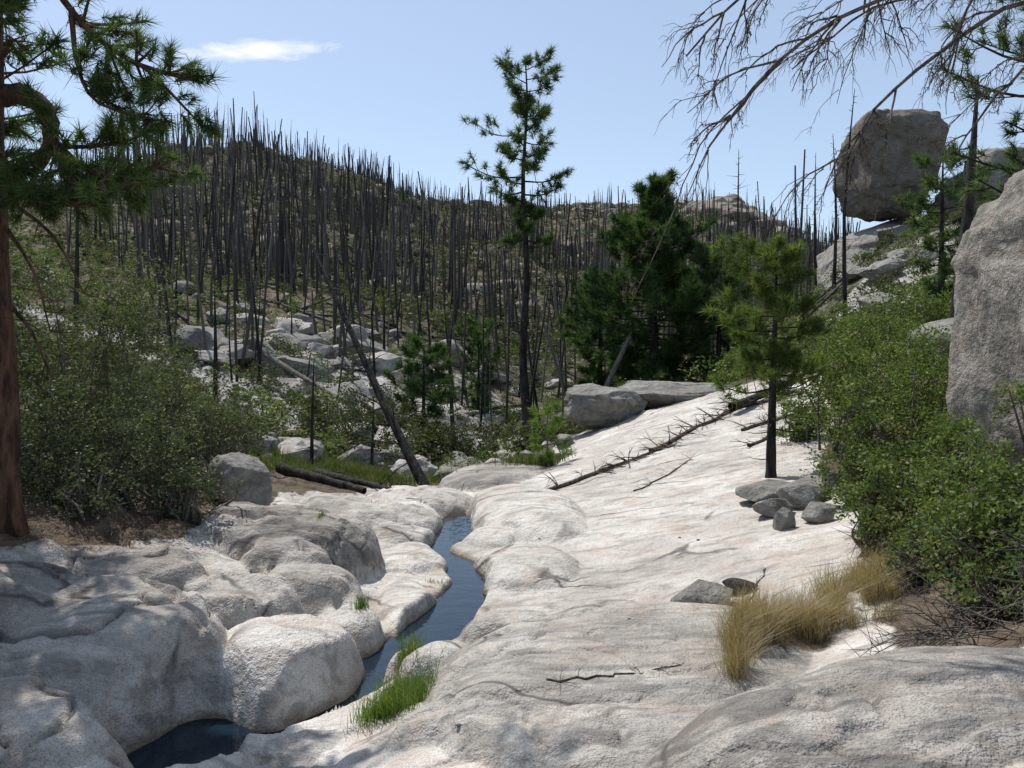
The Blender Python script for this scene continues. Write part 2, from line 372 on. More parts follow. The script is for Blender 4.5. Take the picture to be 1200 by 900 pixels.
# ------------------------------------------------------------ boulders
import bmesh
def ico(n):
    bm=bmesh.new();bmesh.ops.create_icosphere(bm,subdivisions=n,radius=1);bm.verts.ensure_lookup_table()
    a=np.array([v.co[:] for v in bm.verts]);b=np.array([[v.index for v in f.verts] for f in bm.faces]);bm.free();return a,b
IV,IF=ico(5);IV3,IF3=ico(3);IV6,IF6=ico(6)
def rock(mb,c,r,seed=0,cuts=7,rot=0,mat=0,lo=False,boxy=1.0,taper=0,amp=1.,hi=False,ds=1.,tilt=0):
    v0,f0=(IV3,IF3) if lo else ((IV6,IF6) if hi else (IV,IF))
    v=v0.copy();R=np.random.default_rng(seed)
    if boxy>1: v=np.sign(v)*np.abs(v)**(1/boxy);v=v/np.max(np.abs(v))
    for _ in range(cuts):
        n=R.standard_normal(3);n/=np.linalg.norm(n);d=v@n;dd=(.62+.25*R.random())*(1+.35*(boxy-1))*ds
        v=v-n*(np.maximum(0,d-dd)*.95)[:,None]
    s=seed*3.7
    v=v*(1+amp*(.14*fbm(v[:,0]*1.3+s,v[:,1]*1.3,v[:,2]*1.3,3)+.05*fbm(v[:,0]*5+s,v[:,1]*5,v[:,2]*5,3))+(.025*np.tanh(9*vn(v[:,0]*2+s,v[:,1]*2,v[:,2]*5)) if hi else 0))[:,None]
    if taper: v[:,:2]*=(1+taper*v[:,2:3])
    v=v*np.array(r)
    if tilt: ct,st_=math.cos(tilt),math.sin(tilt);v=np.stack([v[:,0]*ct-v[:,2]*st_,v[:,1],v[:,0]*st_+v[:,2]*ct],1)
    cc,ss=math.cos(rot),math.sin(rot)
    v=np.stack([v[:,0]*cc-v[:,1]*ss,v[:,0]*ss+v[:,1]*cc,v[:,2]],1)+np.array(c)
    mb.add(v,f0,mat,True)
MG=m_granite('granite_pale',.84,(1.02,1,.96));MGG=m_granite('granite_weathered',.58,(1,1,.97),1,.6);MGD=m_granite('granite_shaded',.40,(1,.92,.84),1,.3)
MGC=m_granite('granite_cliff',.66,(1,.95,.88),1.3,.6)
def R1(name,specs,mat):
    mb=MB()
    for sp_ in specs: rock(mb,**sp_)
    return mb.build(name,[mat])
R1('boulder',[dict(c=(-4.15,13,h1(-4.15,13)+.35),r=(.5,.45,.5),seed=3,boxy=1.3,cuts=14,ds=.92)],MGG)
R1('boulder',[dict(c=(2.6,25.5,h1(2.6,25.5)+.55),r=(1.4,1.1,.78),seed=5,rot=.2,cuts=16,boxy=1.2,hi=True,ds=.95)],MGG)
R1('boulder',[dict(c=(4.9,26,h1(4.9,26)+.3),r=(1.7,1.2,.62),seed=8,rot=-.1,cuts=16,boxy=1.2,hi=True,ds=.95)],MGG)
ANG=dict(boxy=1.4,cuts=18,ds=.86,amp=.45)
R1('rock',[dict(c=(1.98,8.7,h1(1.98,8.7)+.14),r=(.36,.28,.24),seed=11,**ANG)],MGG)
R1('rock',[dict(c=(2.45,9.0,h1(2.45,9.0)+.05),r=(.2,.14,.11),seed=12,**ANG)],m_bark('charred_rock',(.02,.02,.02),(.06,.055,.05)))
R1('rock_pile',[dict(c=(3.95,13.0,h1(3.95,13.0)+.16),r=(.5,.4,.2),seed=14,tilt=.12,**ANG),dict(c=(3.75,12.0,h1(3.75,12.0)+.12),r=(.36,.24,.15),seed=15,rot=.5,tilt=-.15,**ANG),
  dict(c=(3.6,11.2,h1(3.6,11.2)+.12),r=(.17,.13,.2),seed=16,rot=.4,**ANG),dict(c=(4.3,12.3,h1(4.3,12.3)+.22),r=(.42,.34,.26),seed=18,tilt=.3,**ANG),
  dict(c=(4.1,11.3,h1(4.1,11.3)+.1),r=(.26,.2,.17),seed=19,**ANG)],MGG)
R1('cliff_rock',[dict(c=(7.0,10.2,2.95),r=(1.25,1.4,2.3),seed=21,cuts=6,boxy=2.0,rot=.12,amp=1.2,taper=.06,hi=True),dict(c=(8.6,11,3.6),r=(1.5,1.6,2.9),seed=22,cuts=5,boxy=1.8,hi=True)],MGC)
R1('balanced_boulder',[dict(c=(26.0,60,15.2),r=(2.95,2.8,3.5),seed=31,cuts=6,boxy=2.4,rot=.3,taper=.2,amp=1.,hi=True)],MGD)  # darker granite tone paints in the boulder's shaded side
R1('granite_outcrop',[dict(c=(28,62,8.6),r=(7.5,6,3.3),seed=33,cuts=8,rot=.2,hi=True,boxy=1.2,tilt=.25,amp=.7),dict(c=(34,58,11),r=(4.8,4,3.8),seed=34,cuts=8,boxy=1.5,hi=True),dict(c=(24,54,5.9),r=(6.,4.4,2.7),seed=35,cuts=8,boxy=1.2,hi=True,tilt=.3,amp=.7),
 dict(c=(20.0,47,4.3),r=(4.2,3.2,1.6),seed=36,boxy=1.2,tilt=.25,hi=True,amp=.7),dict(c=(31.5,56,13.6),r=(1.9,1.9,2.0),seed=37,boxy=1.6)],m_granite('granite_face',.66,(1,.98,.95),1.2,.45))
R1('boulder',[dict(c=(11,21,h1(11,21)+.3),r=(1.4,1.1,.85),seed=41,boxy=1.2,cuts=12)],MGG)
mb=MB();R=np.random.default_rng(3)
k=0
while k<330:
    y=31+36*R.random();b=-.40+.48*R.random();x=b*y
    if R.random()>np.exp(-((b+.2)/.15)**2)*np.exp(-((y-46)/14)**2)+.10: continue
    if float(vn(x*.22,y*.22,3.))<-.15: continue
    r=(.15+1.35*R.random()**3)*(y/50)**.5
    rock(mb,(x,y,h1(x,y)+r*.1),(r*(1.2+.9*R.random()),r,r*(.4+.5*R.random())),seed=100+k,cuts=16,rot=R.random()*3,lo=r<.45,mat=int(R.random()<.6),boxy=1.1+.4*R.random(),ds=.9,amp=.7,tilt=R.normal()*.2);k+=1
for _ in range(22):
    y=38+25*R.random();b=.38+.2*R.random();x=b*y;r=.3+1.0*R.random()**2
    rock(mb,(x,y,h1(x,y)+r*.2),(r*1.4,r,r*.7),seed=500+_,rot=R.random()*3,mat=1,boxy=1.3,cuts=14,ds=.9)
for _ in range(50):
    y=22+8*R.random();b=-.33+.4*R.random();x=b*y;r=.15+.5*R.random()**2
    rock(mb,(x,y,h1(x,y)+r*.3),(r*1.4,r,r*.8),seed=700+_,rot=R.random()*3,mat=int(R.random()<.6),boxy=1.3,cuts=14,ds=.9)
mb.build('boulder_field',[MG,MGG])
mb=MB()
for _ in range(260):
    y=100+205*R.random();b=-.42+.74*R.random();x=b*y;r=.5+1.8*R.random()**3
    rock(mb,(x,y,h1(x,y)+r*.1),(r*1.3,r,r*.7),seed=800+_,rot=R.random()*3,lo=True,boxy=1.3,cuts=10,ds=.9)
for _ in range(80):
    b=(.22+.10*R.random()) if _<45 else (-.1+.3*R.random());y=262+35*R.random();r=(1.5+4.5*R.random()**1.5)*(1.2 if _<45 else .7);x=b*y
    rock(mb,(x,y,h1(x,y)-r*.1),(r*1.5,r,r*.7),seed=1300+_,rot=R.random()*3,boxy=1.2,cuts=12,ds=.92)
mb.build('ridge_boulders',[m_granite('granite_tan',.58,(1.,.9,.79),.5)])
mb=MB()
for _ in range(36):
    y=5+12*R.random();x=(-.55+1.1*R.random())*y
    if sdist(np.array([x]),np.array([y]))[0]<.25: continue
    r=.008+.015*R.random()**3
    rock(mb,(x,y,h1(x,y)+r*.3),(r*1.3,r,r*.7),seed=1200+_,lo=True)
mb.build('pebbles',[MGG])

# ------------------------------------------------------------ vegetation materials
BK_RED=m_bark('bark_pine',(.03,.02,.014),(.13,.07,.045),11)
BK_BLK=m_bark('bark_burned',(.012,.011,.011),(.055,.048,.042),8)
BK_GREY=m_bark('deadwood_grey',(.09,.08,.07),(.22,.195,.17),14)
BK_TWIG=m_bark('dead_twig',(.06,.045,.035),(.17,.135,.105),20)
BK_SNAG=m_bark('snag_bark',(.02,.018,.017),(.065,.058,.052),.9,.15,True)
ND=m_leaf('pine_needles',(.05,.09,.035),(.10,.15,.055),(.16,.17,.07),.45)
NDD=m_leaf('pine_needles_dark',(.035,.075,.025),(.075,.13,.04),(.12,.16,.06),.42)
NDY=m_leaf('pine_needles_light',(.09,.16,.04),(.16,.24,.06),None,.5)
NDM=m_leaf('pine_needles_yellowish',(.075,.12,.035),(.135,.18,.055),(.2,.2,.08),.5)
LFO=m_leaf('oak_leaves_olive',(.06,.082,.04),(.12,.145,.075),(.19,.20,.12),.3)
LFG=m_leaf('oak_leaves_green',(.07,.115,.03),(.14,.185,.055),(.24,.24,.09),.38)
LFD=m_leaf('brush_leaves',(.045,.062,.028),(.09,.105,.045),(.14,.13,.07),.3)
LFH=m_leaf('slope_brush_leaves',(.045,.058,.03),(.095,.105,.055),(.15,.13,.09),.3)
GRG=m_leaf('green_grass',(.08,.14,.03),(.16,.23,.06),(.25,.22,.09),.45)
GRM=m_leaf('meadow_grass',(.07,.10,.03),(.13,.16,.05),(.22,.20,.10),.35)
GRY=m_leaf('dry_grass',(.30,.235,.13),(.46,.37,.23),(.18,.13,.08),.3)

# ------------------------------------------------------------ pines
def branch_with_tufts(mb,pts,r0,nsub,tr,nn,w,start=.35,sublen=.5,mat=1,n=10,droop=-.05,tuft_step=.5,bark=0):
    q=spline(pts,n);tube(mb,q,np.linspace(r0,r0*.25,n),5,bark)
    L=np.linalg.norm(np.diff(q,axis=0),axis=1).sum();P=[];D=[]
    dirm=nrm(q[-1]-q[0])
    for k in range(nsub):
        f=start+(1-start)*(k+rng.random())/nsub;i=min(n-2,int(f*(n-1)));p0=q[i];t=nrm(q[i+1]-q[i])
        d=nrm(t*.7+rand_dir(1)[0]*.8+np.array([0,0,.12]));l=L*sublen*(.4+.6*rng.random())*(1.15-f*.6)
        p1=p0+d*l*.5;p2=p0+d*l+np.array([0,0,droop*l+.12*l])
        s=spline([p0,p1,p2],5);tube(mb,s,np.linspace(r0*.35,r0*.12,5),4,bark)
        m_=max(2,int(l/(tr*tuft_step)))
        for a in range(m_):
            ff=1-.6*a/m_;pp=p0+(p2-p0)*ff+rand_dir(1)[0]*tr*.35*(a>0)
            P.append(pp);D.append(nrm((p2-p0))+np.array([0,0,.3])+.5*rand_dir(1)[0])
    P.append(q[-1]);D.append(dirm)
    tufts(mb,P,D,tr,nn,w,mat)
def pine(name,x,y,h,cs,R,nb,tr,nn,w,prof=None,tr_r=.2,mats=None,lean=(0,0),zb=None,nsub=5,up=.25,step=.6):
    mb=MB();z0=(h1(x,y) if zb is None else zb)-.15;n=16
    zz=np.linspace(0,h,n);tp=np.stack([x+lean[0]*zz/h+.005*h*np.sin(zz*.8+x),y+lean[1]*zz/h+.02*np.sin(zz*1.1),z0+zz],1)
    rr=tr_r*(1-.88*(zz/h)**1.1);rr[0]*=1.35
    tube(mb,tp,rr,10,0,.04)
    prof=prof or (lambda f:math.sin(math.pi*min(1,.18+.82*(1-f)))**.7*(1-.2*f))
    for k in range(nb):
        f=(k+rng.random())/nb;hh=cs+(h-cs)*f
        p0=np.array([np.interp(hh,zz,tp[:,i]) for i in range(3)])
        a=k*2.4+rng.random()*1.2;l=R*prof(f)*(.5+.6*rng.random())
        d=np.array([math.cos(a),math.sin(a),0]);u=up*(f*1.6-.5)
        p1=p0+d*l*.5+np.array([0,0,l*u*.5]);p2=p0+d*l+np.array([0,0,l*(u+.22)])
        branch_with_tufts(mb,[p0,p1,p2],max(.012,tr_r*.25*(1-f*.6)),nsub,tr,nn,w,.3,.45,1,8,0,step)
    for k in range(int(6+h*.6)):
        hh=cs*(.25+.75*rng.random());p0=np.array([np.interp(hh,zz,tp[:,i]) for i in range(3)])
        a=rng.random()*6.28;l=R*(.12+.4*rng.random());d=np.array([math.cos(a),math.sin(a),-.15])
        tube(mb,spline([p0,p0+d*l*.6,p0+d*l+np.array([0,0,.1*l])],4),np.linspace(tr_r*.12,.004,4),4,0)
    return mb.build(name,mats or [BK_BLK,ND])
pine('pine_tree',.6,40,18.6,10.2,3.1,38,.34,38,.015,prof=lambda f:(.5+.5*min(1,f*2.2))*(1-.5*max(0,f-.6)/.4)*(.75+.3*math.sin(f*23)),tr_r=.24,up=.24,nsub=8,step=1.05)
pine('pine_tree',6.3,38,10.4,1.0,3.8,95,.36,44,.018,prof=lambda f:(.65+.35*min(1,f*3))*(1-.75*max(0,f-.45)/.55)*(.85+.2*math.sin(f*20)),tr_r=.26,mats=[BK_BLK,NDD],nsub=10,step=.9)
pine('pine_tree',4.3,42,7.8,1.2,2.2,46,.36,36,.018,tr_r=.2,mats=[BK_BLK,NDD],nsub=7,step=.9)
pine('pine_tree',9.0,37,6.0,.4,2.5,50,.34,36,.016,tr_r=.15,mats=[BK_BLK,ND],nsub=7,step=.9)
pine('pine_tree',4.45,14.5,4.05,1.6,1.5,42,.17,44,.006,prof=lambda f:(1-.45*f**2)*(.65+.35*math.sin(f*17)),tr_r=.09,mats=[BK_BLK,NDM],nsub=7,step=.9)
pine('pine_seedling',.85,20.5,1.6,.2,.65,14,.2,26,.007,tr_r=.03,mats=[BK_GREY,NDY],nsub=3,step=1.2)
pine('pine_tree',9.0,13.5,9.5,1.5,2.5,60,.22,40,.008,tr_r=.2,mats=[BK_BLK,ND],nsub=5,lean=(-.3,0))
pine('pine_tree',13.5,27,5.5,1,1.6,30,.3,30,.013,tr_r=.13,nsub=4)
pine('pine_tree',-3.2,31,4.6,.3,1.5,34,.3,34,.014,tr_r=.12,mats=[BK_BLK,NDD],nsub=5,step=.9)
pine('pine_tree',-1.9,48,6.0,.6,1.7,36,.34,28,.02,tr_r=.12,mats=[BK_BLK,NDD],nsub=4)
pine('pine_tree',-6.6,10.0,7.8,3.0,2.1,50,.2,40,.007,tr_r=.13,mats=[BK_RED,ND],nsub=7,step=1.0)  # trunk out of view; added to cast dappled shade on the left rocks
pine('pine_tree',-6.0,7.8,8.8,3.8,2.2,46,.2,40,.008,tr_r=.16,mats=[BK_RED,ND],nsub=7,step=1.0)  # second off-view pine, added so its crown shades the lower left rocks
# left foreground pine
mb=MB();zt=np.linspace(0,12.5,30);z0=h1(-5.4,9)-.2
tube(mb,np.stack([-5.42+.02*np.sin(zt*1.3),9+0*zt,z0+zt],1),.175-.009*zt+.08*np.exp(-zt*4),18,0,.05)
def bt(*a,**k): branch_with_tufts(mb,*a,**k)
lb=spline([(-5.35,9,5.75),(-5.05,8.95,5.74),(-4.8,8.9,5.58),(-4.72,8.85,5.25),(-4.85,8.8,4.95)],14);tube(mb,lb,np.linspace(.12,.06,14),10,0,.08)
K=dict(nsub=17,tr=.16,nn=64,w=.0046,start=.15,sublen=.45,tuft_step=.7)
bt([(-4.72,8.85,5.25),(-4.3,8.7,4.95),(-3.9,8.6,4.8),(-3.3,8.5,5.0)],.045,**K)
bt([(-4.72,8.85,5.3),(-4.5,8.6,5.05),(-4.2,8.4,4.7),(-3.5,8.2,4.7)],.04,**K)
bt([(-4.72,8.85,5.2),(-4.4,8.9,5.2),(-4.0,8.9,5.25),(-3.6,8.9,5.4)],.03,**K)
bt([(-4.85,8.8,4.95),(-4.8,8.6,4.7),(-4.6,8.4,4.55),(-4.0,8.3,4.5)],.035,**K)
bt([(-4.85,8.8,4.95),(-5.0,8.6,4.8),(-4.9,8.5,4.6)],.03,**dict(K,nsub=8))
bt([(-5.4,9,5.2),(-5.0,8.7,4.9),(-4.8,8.6,4.6)],.03,**dict(K,nsub=8))
bt([(-5.4,9,7.7),(-4.75,8.8,7.1),(-4.35,8.6,6.45),(-3.75,8.5,5.95),(-3.0,8.4,5.7)],.055,**dict(K,start=.55,nsub=18,sublen=.26))
bt([(-4.35,8.6,6.45),(-4.25,8.5,5.9),(-4.0,8.4,5.5),(-3.3,8.3,5.3)],.03,**dict(K,nsub=14,start=.35))
bt([(-3.75,8.5,5.95),(-3.5,8.4,5.8),(-3.1,8.3,5.4),(-2.9,8.2,5.2)],.025,**dict(K,nsub=10))
bt([(-5.35,9,6.4),(-5.1,8.7,6.5),(-4.9,8.5,6.6)],.03,**dict(K,nsub=5))
for k_ in range(22):
    hh=7.2+5.2*k_/22;a=k_*2.4;l=(2.6-1.4*(k_/22)**2)*(.7+.5*rng.random());p0=np.array([-5.42,9,z0+hh]);d=np.array([math.cos(a),math.sin(a),0])
    if d[0]>.3 and hh<8.2: continue
    bt([p0,p0+d*l*.5+np.array([0,0,.1]),p0+d*l+np.array([0,0,.35])],.035,**dict(K,nsub=9,nn=30,w=.007,tuft_step=1.1,tr=.19))
for a,b,c in [((-5.3,9,4.4),(-4.9,8.8,3.9),(-4.7,8.7,3.3)),((-5.3,9,4.7),(-4.8,9,4.3),(-4.45,8.9,3.7)),((-5.3,9,6.1),(-5.05,8.8,6.25),(-4.9,8.7,6.1)),((-5.3,9,3.6),(-5.0,8.9,3.3),(-4.8,8.9,2.8))]:
    q=spline([a,b,c],7);tube(mb,q,np.linspace(.025,.007,7),6,0)
    for _ in range(8):
        i=rng.integers(2,7);tube(mb,[q[i],q[i]+rand_dir(1)[0]*.25],[.008,.003],4,0)
mb.build('pine_tree',[BK_RED,ND])

# ------------------------------------------------------------ dead tree with hanging twigs (right)
mb=MB();zb=h1(5.0,6.5)-.2
tube(mb,spline([(5.0,6.5,zb),(5.02,6.5,3),(4.95,6.5,5),(4.9,6.5,7.5)],14),np.linspace(.17,.08,14),12,0,.04)
def twigs(pts,r0,ns,l0,depth=0):
    n=14 if depth==0 else 8;q=spline(pts,n);q+=np.cumsum(rng.standard_normal((n,3))*.011*(1 if depth==0 else .7),0);tube(mb,q,np.linspace(r0,r0*.3,n),5 if depth==0 else 3,0)
    for k in range(ns):
        i=rng.integers(2,n-1);t=nrm(q[i+1]-q[i])
        d=nrm(t*.9+rand_dir(1)[0]*.7+np.array([-.1,0,-.3]));l=l0*(.35+.75*rng.random())
        p1=q[i]+d*l*.5+np.array([0,0,.02]);p2=p1+nrm(d+np.array([0,0,-.5]))*l*.5
        if depth<2: twigs([q[i],p1,p2],max(r0*.42,.0022),[7,4][depth],l*.5,depth+1)
        else: tube(mb,[q[i],p1,p2],[.002,.0018,.001],3,0)
for pts,r,ns,l in [
 ([(4.92,6.5,6.3),(3.6,6,5.85),(2.6,5.9,5.55),(1.8,5.8,5.1),(1.3,5.7,4.5)],.024,14,.9),
 ([(4.95,6.5,5.9),(3.6,6.1,5.6),(3.0,6,5.25),(2.5,5.9,4.8),(2.2,5.9,4.35)],.022,13,.7),
 ([(4.9,6.5,6.7),(3.6,6.2,6.3),(2.4,6.1,5.95),(1.7,6.0,5.65),(1.25,6,5.2)],.022,14,.8),
 ([(4.95,6.5,5.5),(3.9,6.1,5.3),(3.4,6,4.95),(3.1,6,4.55)],.018,10,.6),
 ([(4.9,6.5,6.9),(3.4,6.4,6.6),(2.7,6.3,6.0),(2.55,6.2,5.5)],.026,12,.8),
 ([(4.9,6.5,6.5),(4.0,6.3,6.2),(3.4,6.2,5.7),(3.1,6.1,5.0)],.02,12,.7),
 ([(4.95,6.5,6.1),(4.0,6.8,6.0),(3.0,7.0,5.9),(2.3,7.0,5.4)],.02,12,.8),
 ([(4.9,6.5,6.8),(3.8,6.9,6.5),(3.0,7.1,6.3),(2.0,7.1,6.1)],.02,12,.8),
 ([(4.95,6.5,5.2),(4.1,6.1,5.1),(3.6,5.9,4.8),(3.5,5.8,4.4)],.016,9,.5),
 ([(1.8,5.8,5.1),(1.35,5.75,4.6),(1.1,5.7,4.1),(.85,5.7,3.55)],.007,4,.3),
 ([(4.9,6.5,7.2),(4.6,5.6,7.0),(4.0,4.8,6.3)],.03,7,.8),([(4.9,6.5,6.0),(5.6,6.0,6.2),(6.3,5.8,6.0)],.03,7,.8)]:
    twigs(pts,r,ns,l)
mb.build('dead_tree',[BK_TWIG])

# ------------------------------------------------------------ snags
def snag(mb,x,y,h,r,nb,lean=(0,0),bl=.12,mat=0,sides=5,z0=None,broken=None):
    z=(h1(x,y) if z0 is None else z0)-.3
    if broken is None: broken=rng.random()<.4
    p=np.array([[x,y,z],[x+lean[0]*.5+rng.normal()*.012*h,y+lean[1]*.5,z+h*.5],[x+lean[0],y+lean[1],z+h]])
    q=spline(p,5);tube(mb,q,r*(np.array([1.1,.95,.85,.7,.5]) if broken else np.array([1.1,.85,.65,.42,.1])),sides,mat)
    for _ in range(nb):
        f=.25+.73*rng.random();p0=np.array([np.interp(f,[0,.25,.5,.75,1],q[:,i]) for i in range(3)])
        a=rng.random()*6.28;l=h*bl*(1.15-f)*(.3+1.1*rng.random());d=np.array([math.cos(a),math.sin(a),.3*rng.normal()])
        e=p0+d*l;s=np.array([0,0,max(r*.14,.015)])
        s2=np.array([-d[1],d[0],0])*s[2]
        mb.add([p0-s,p0+s,e,p0-s2,p0+s2,e],[[0,1,2],[3,4,5]],mat)
mb=MB();N=7600
ys=66+236*rng.random(N)**.75;bs=-.52+.92*rng.random(N)
ys=np.where(rng.random(N)<.08,225+60*rng.random(N),ys);xs=bs*ys
zs=hz(xs,ys);den=fbm(xs*.03,ys*.03,31.,4)
for x,y,z,d in zip(xs,ys,zs,den):
    if d*2.0+.6<rng.random(): continue
    if y>215 and x/y>-.08 and rng.random()<.5: continue
    h=3+10.5*rng.random()**1.4
    if y>210: h*=.7
    snag(mb,x,y,h,(.06+.09*rng.random()**1.5)*(h/9)**.5+.00030*y,rng.integers(5,11),(rng.normal()*.065*h,rng.normal()*.05*h),.15,z0=z,sides=4)
for _ in range(170):
    y=40+32*rng.random();x=(-.42+.78*rng.random())*y
    if x/y>.28 and y<45: continue
    h=2.5+8.5*rng.random()**1.2
    snag(mb,x,y,h,.05+.07*rng.random(),18,(rng.normal()*.09*h,rng.normal()*.3),.16)
for _ in range(260):
    y=45+150*rng.random();x=(-.45+.8*rng.random())*y;a=rng.random()*3.14;l=2+4*rng.random();x2=x+math.cos(a)*l;y2=y+math.sin(a)*l
    tube(mb,[(x,y,h1(x,y)+.2),(x2,y2,h1(x2,y2)+.3+.8*rng.random()**3)],[.14,.07],4,0)
mb.build('burned_forest',[BK_SNAG])
def one(name,x,y,h,r,nb,lean,mat,bl=.14,sides=8):
    mb=MB();snag(mb,x,y,h,r,nb,lean,bl,sides=sides,broken=False);return mb.build(name,[mat])
one('burned_snag',12.4,24,7.6,.22,16,(.5,0),BK_BLK)
one('burned_snag',-11.9,34,5.6,.13,14,(.1,0),BK_BLK)
one('burned_snag',16.4,42,12.0,.13,40,(.2,0),BK_BLK,.1)
one('burned_snag',12.8,48,12.5,.13,44,(-.2,0),BK_BLK,.18)
one('burned_snag',19.5,52,10,.13,40,(-.2,0),BK_BLK,.12)
one('burned_snag',22.0,62,11,.13,30,(-.2,0),BK_BLK,.12)
one('burned_snag',-5.2,22,3.3,.06,8,(.1,0),BK_BLK)
one('burned_snag',-4.0,24,2.6,.06,8,(.1,0),BK_BLK)
one('burned_snag',-2.6,38,7,.12,12,(-.4,0),BK_BLK)
one('burned_snag',-17,33,10,.12,26,(.4,0),BK_BLK)
mb=MB();q=spline([(-1.8,20,-.75),(-2.9,21,1.1),(-4.3,22.5,3.6),(-5.7,24,6.1)],16);tube(mb,q,np.linspace(.15,.03,16),8,0,.05)
for _ in range(34):
    i=rng.integers(3,15);d=rand_dir(1)[0]*np.array([1,1,.7])+np.array([-.3,0,.2]);tube(mb,[q[i],q[i]+d*.5,q[i]+d*.9+np.array([0,0,-.1])],[.02,.012,.004],4,0)
mb.build('leaning_dead_tree',[BK_BLK])
mb=MB();q=spline([(3.3,36,-.6),(4.2,36.5,1.6),(5.2,37,3.6)],8);tube(mb,q,np.linspace(.16,.08,8),8,0,.05);mb.build('leaning_dead_tree',[BK_GREY])

def log(mb,a,b,r,nb=0,bl=.5,mat=0,n=12,sag=True):
    xs=np.linspace(a[0],b[0],n)+rng.normal(size=n)*.02;ys=np.linspace(a[1],b[1],n)+rng.normal(size=n)*.03
    z=hz(xs,ys);z=z+r*.8
    if not sag: z=np.linspace(z[0]+a[2],z[-1]+b[2],n)
    q=np.stack([xs,ys,z],1);tube(mb,q,np.linspace(r,r*.5,n),8,mat,.07)
    for _ in range(nb):
        i=rng.integers(1,n);d=rand_dir(1)[0];d[2]=abs(d[2])*.5;l=bl*(.3+rng.random())
        e=q[i]+d*l-np.array([0,0,.05]);tube(mb,[q[i],q[i]+d*l*.5,e],[r*.35,r*.22,r*.08],4,mat)
        for _k in range(2): tube(mb,[q[i]+d*l*.5,q[i]+d*l*.5+nrm(d+rand_dir(1)[0]*.8)*l*.35],[r*.15,r*.06],3,mat)
for nm,a,b,r,nb,bl,mt in [('fallen_log',(-5.0,18.2,.2),(-3.0,17.2,.1),.13,2,.4,BK_BLK),('fallen_log',(-4.6,20,.1),(-2.4,17.8,.05),.1,4,.5,BK_BLK),
  ('fallen_log',(5.3,20.5,.1),(7.6,22.5,.1),.12,7,.5,BK_BLK),('fallen_log',(-13,45,1.6),(-8,41,.6),.16,4,.8,BK_GREY),('fallen_log',(-7,40,1.),(-3.5,36,.3),.13,5,.8,BK_BLK)]:
    mb=MB();log(mb,a,b,r,nb,bl,sag=False);mb.build(nm,[mt])
for a,b,r,nb,bl in [((.7,16.6),(3.4,18.6),.045,44,.6),((3.0,18.4),(5.8,21.3),.05,44,.7),((5.0,18.6),(6.6,19.3),.04,20,.5),((2.2,15),(3.6,17),.015,14,.3),((4.8,17.2),(6.0,18.0),.035,16,.4),((5.6,21),(6.9,21.2),.05,18,.7)]:
    mb=MB();log(mb,a,b,r,nb,bl);mb.build('fallen_branch',[BK_TWIG])
for a,b,r,nb,bl in [((.25,6.0),(1.25,6.25),.009,14,.2),((2.1,8.0),(2.9,9.6),.011,8,.25)]:
    mb=MB();log(mb,a,b,r,nb,bl);mb.build('fallen_branch',[BK_TWIG])
mb=MB()
for _ in range(60):
    p0=np.array([3.0+rng.random()*1.1,5.4+rng.random()*.9,0]);p0[2]=h1(p0[0],p0[1])
    d=nrm(np.array([-.8+rng.normal()*.6,-.3+rng.normal()*.5,.35+rng.normal()*.3]));l=.4+.5*rng.random()
    q=spline([p0,p0+d*l*.5,p0+d*l+np.array([0,0,-.12])],6);tube(mb,q,np.linspace(.008,.0025,6),4,0)
    for _ in range(7):
        i=rng.integers(2,6);tube(mb,[q[i],q[i]+nrm(d+rand_dir(1)[0])*.2],[.003,.0012],3,0)
mb.build('dead_shrub',[BK_GREY])

# ------------------------------------------------------------ shrubs
def shrub(name,blobs,ncl,nl,size,spread,mat,bark=BK_GREY,stems=26):
    mb=MB();Cs=[]
    for (cx,cy,cz,rx,ry,rz) in blobs:
        v=rx*ry*rz;n=int(ncl*v**.8)+12
        p=rand_dir(n*3)*(rng.random((n*3,1))**.42)
        keep=fbm(p[:,0]*1.9+cx,p[:,1]*1.9+cy,p[:,2]*1.9+cz,2)>-.08
        p=p[keep][:n];rr=1+.3*fbm(p[:,0]*2.2+cx*3,p[:,1]*2.2,p[:,2]*2.2,2)
        c=p*np.array([rx,ry,rz])*rr[:,None]+np.array([cx,cy,cz]);g0=hz(c[:,0],c[:,1])
        c[:,2]=np.maximum(c[:,2],g0+.08);Cs.append(c)
        rt=np.array([cx,cy,h1(cx,cy)-.05])
        for t_ in range(min(stems,len(c))):
            e=c[t_];s=rt+np.array([rng.normal()*.2*rx,rng.normal()*.2*ry,0])
            md=(s*.5+e*.5)+np.array([rng.normal()*.1,rng.normal()*.1,.1*rz])
            q=spline([s,md,e],7);tube(mb,q,np.linspace(.028,.006,7),4,0)
            for _ in range(3):
                i=rng.integers(3,7);tube(mb,[q[i],q[i]+rand_dir(1)[0]*.3],[.006,.002],3,0)
    c=np.concatenate(Cs);leaves(mb,c,spread*(.5+1.*rng.random(len(c))),nl,size,1)
    return mb.build(name,[bark,mat])
shrub('oak_shrub',[(-6.1,12,3.1,1.4,1.1,1.5),(-7.4,11.3,3.6,1.3,1.1,2.0),(-6.6,13,2.0,1.6,1,1.2)],170,40,.05,.2,LFO)
shrub('oak_shrub',[(-5.1,10.9,1.75,1.2,.9,.75),(-6.2,10.4,2.0,1.1,.9,.9),(-4.15,10.9,1.3,.55,.6,.42),(-5.0,9.9,1.45,.7,.45,.4)],230,42,.045,.17,LFO)
shrub('oak_shrub',[(-4.9,13.8,1.7,.9,.8,.6),(-5.9,14.5,2.0,1.1,.9,.9)],200,40,.05,.18,LFO)
shrub('oak_shrub',[(-8.5,17,2.4,2,1.4,1.5),(-6.8,19,1.3,1.4,1.2,1.0)],70,40,.075,.28,LFD)
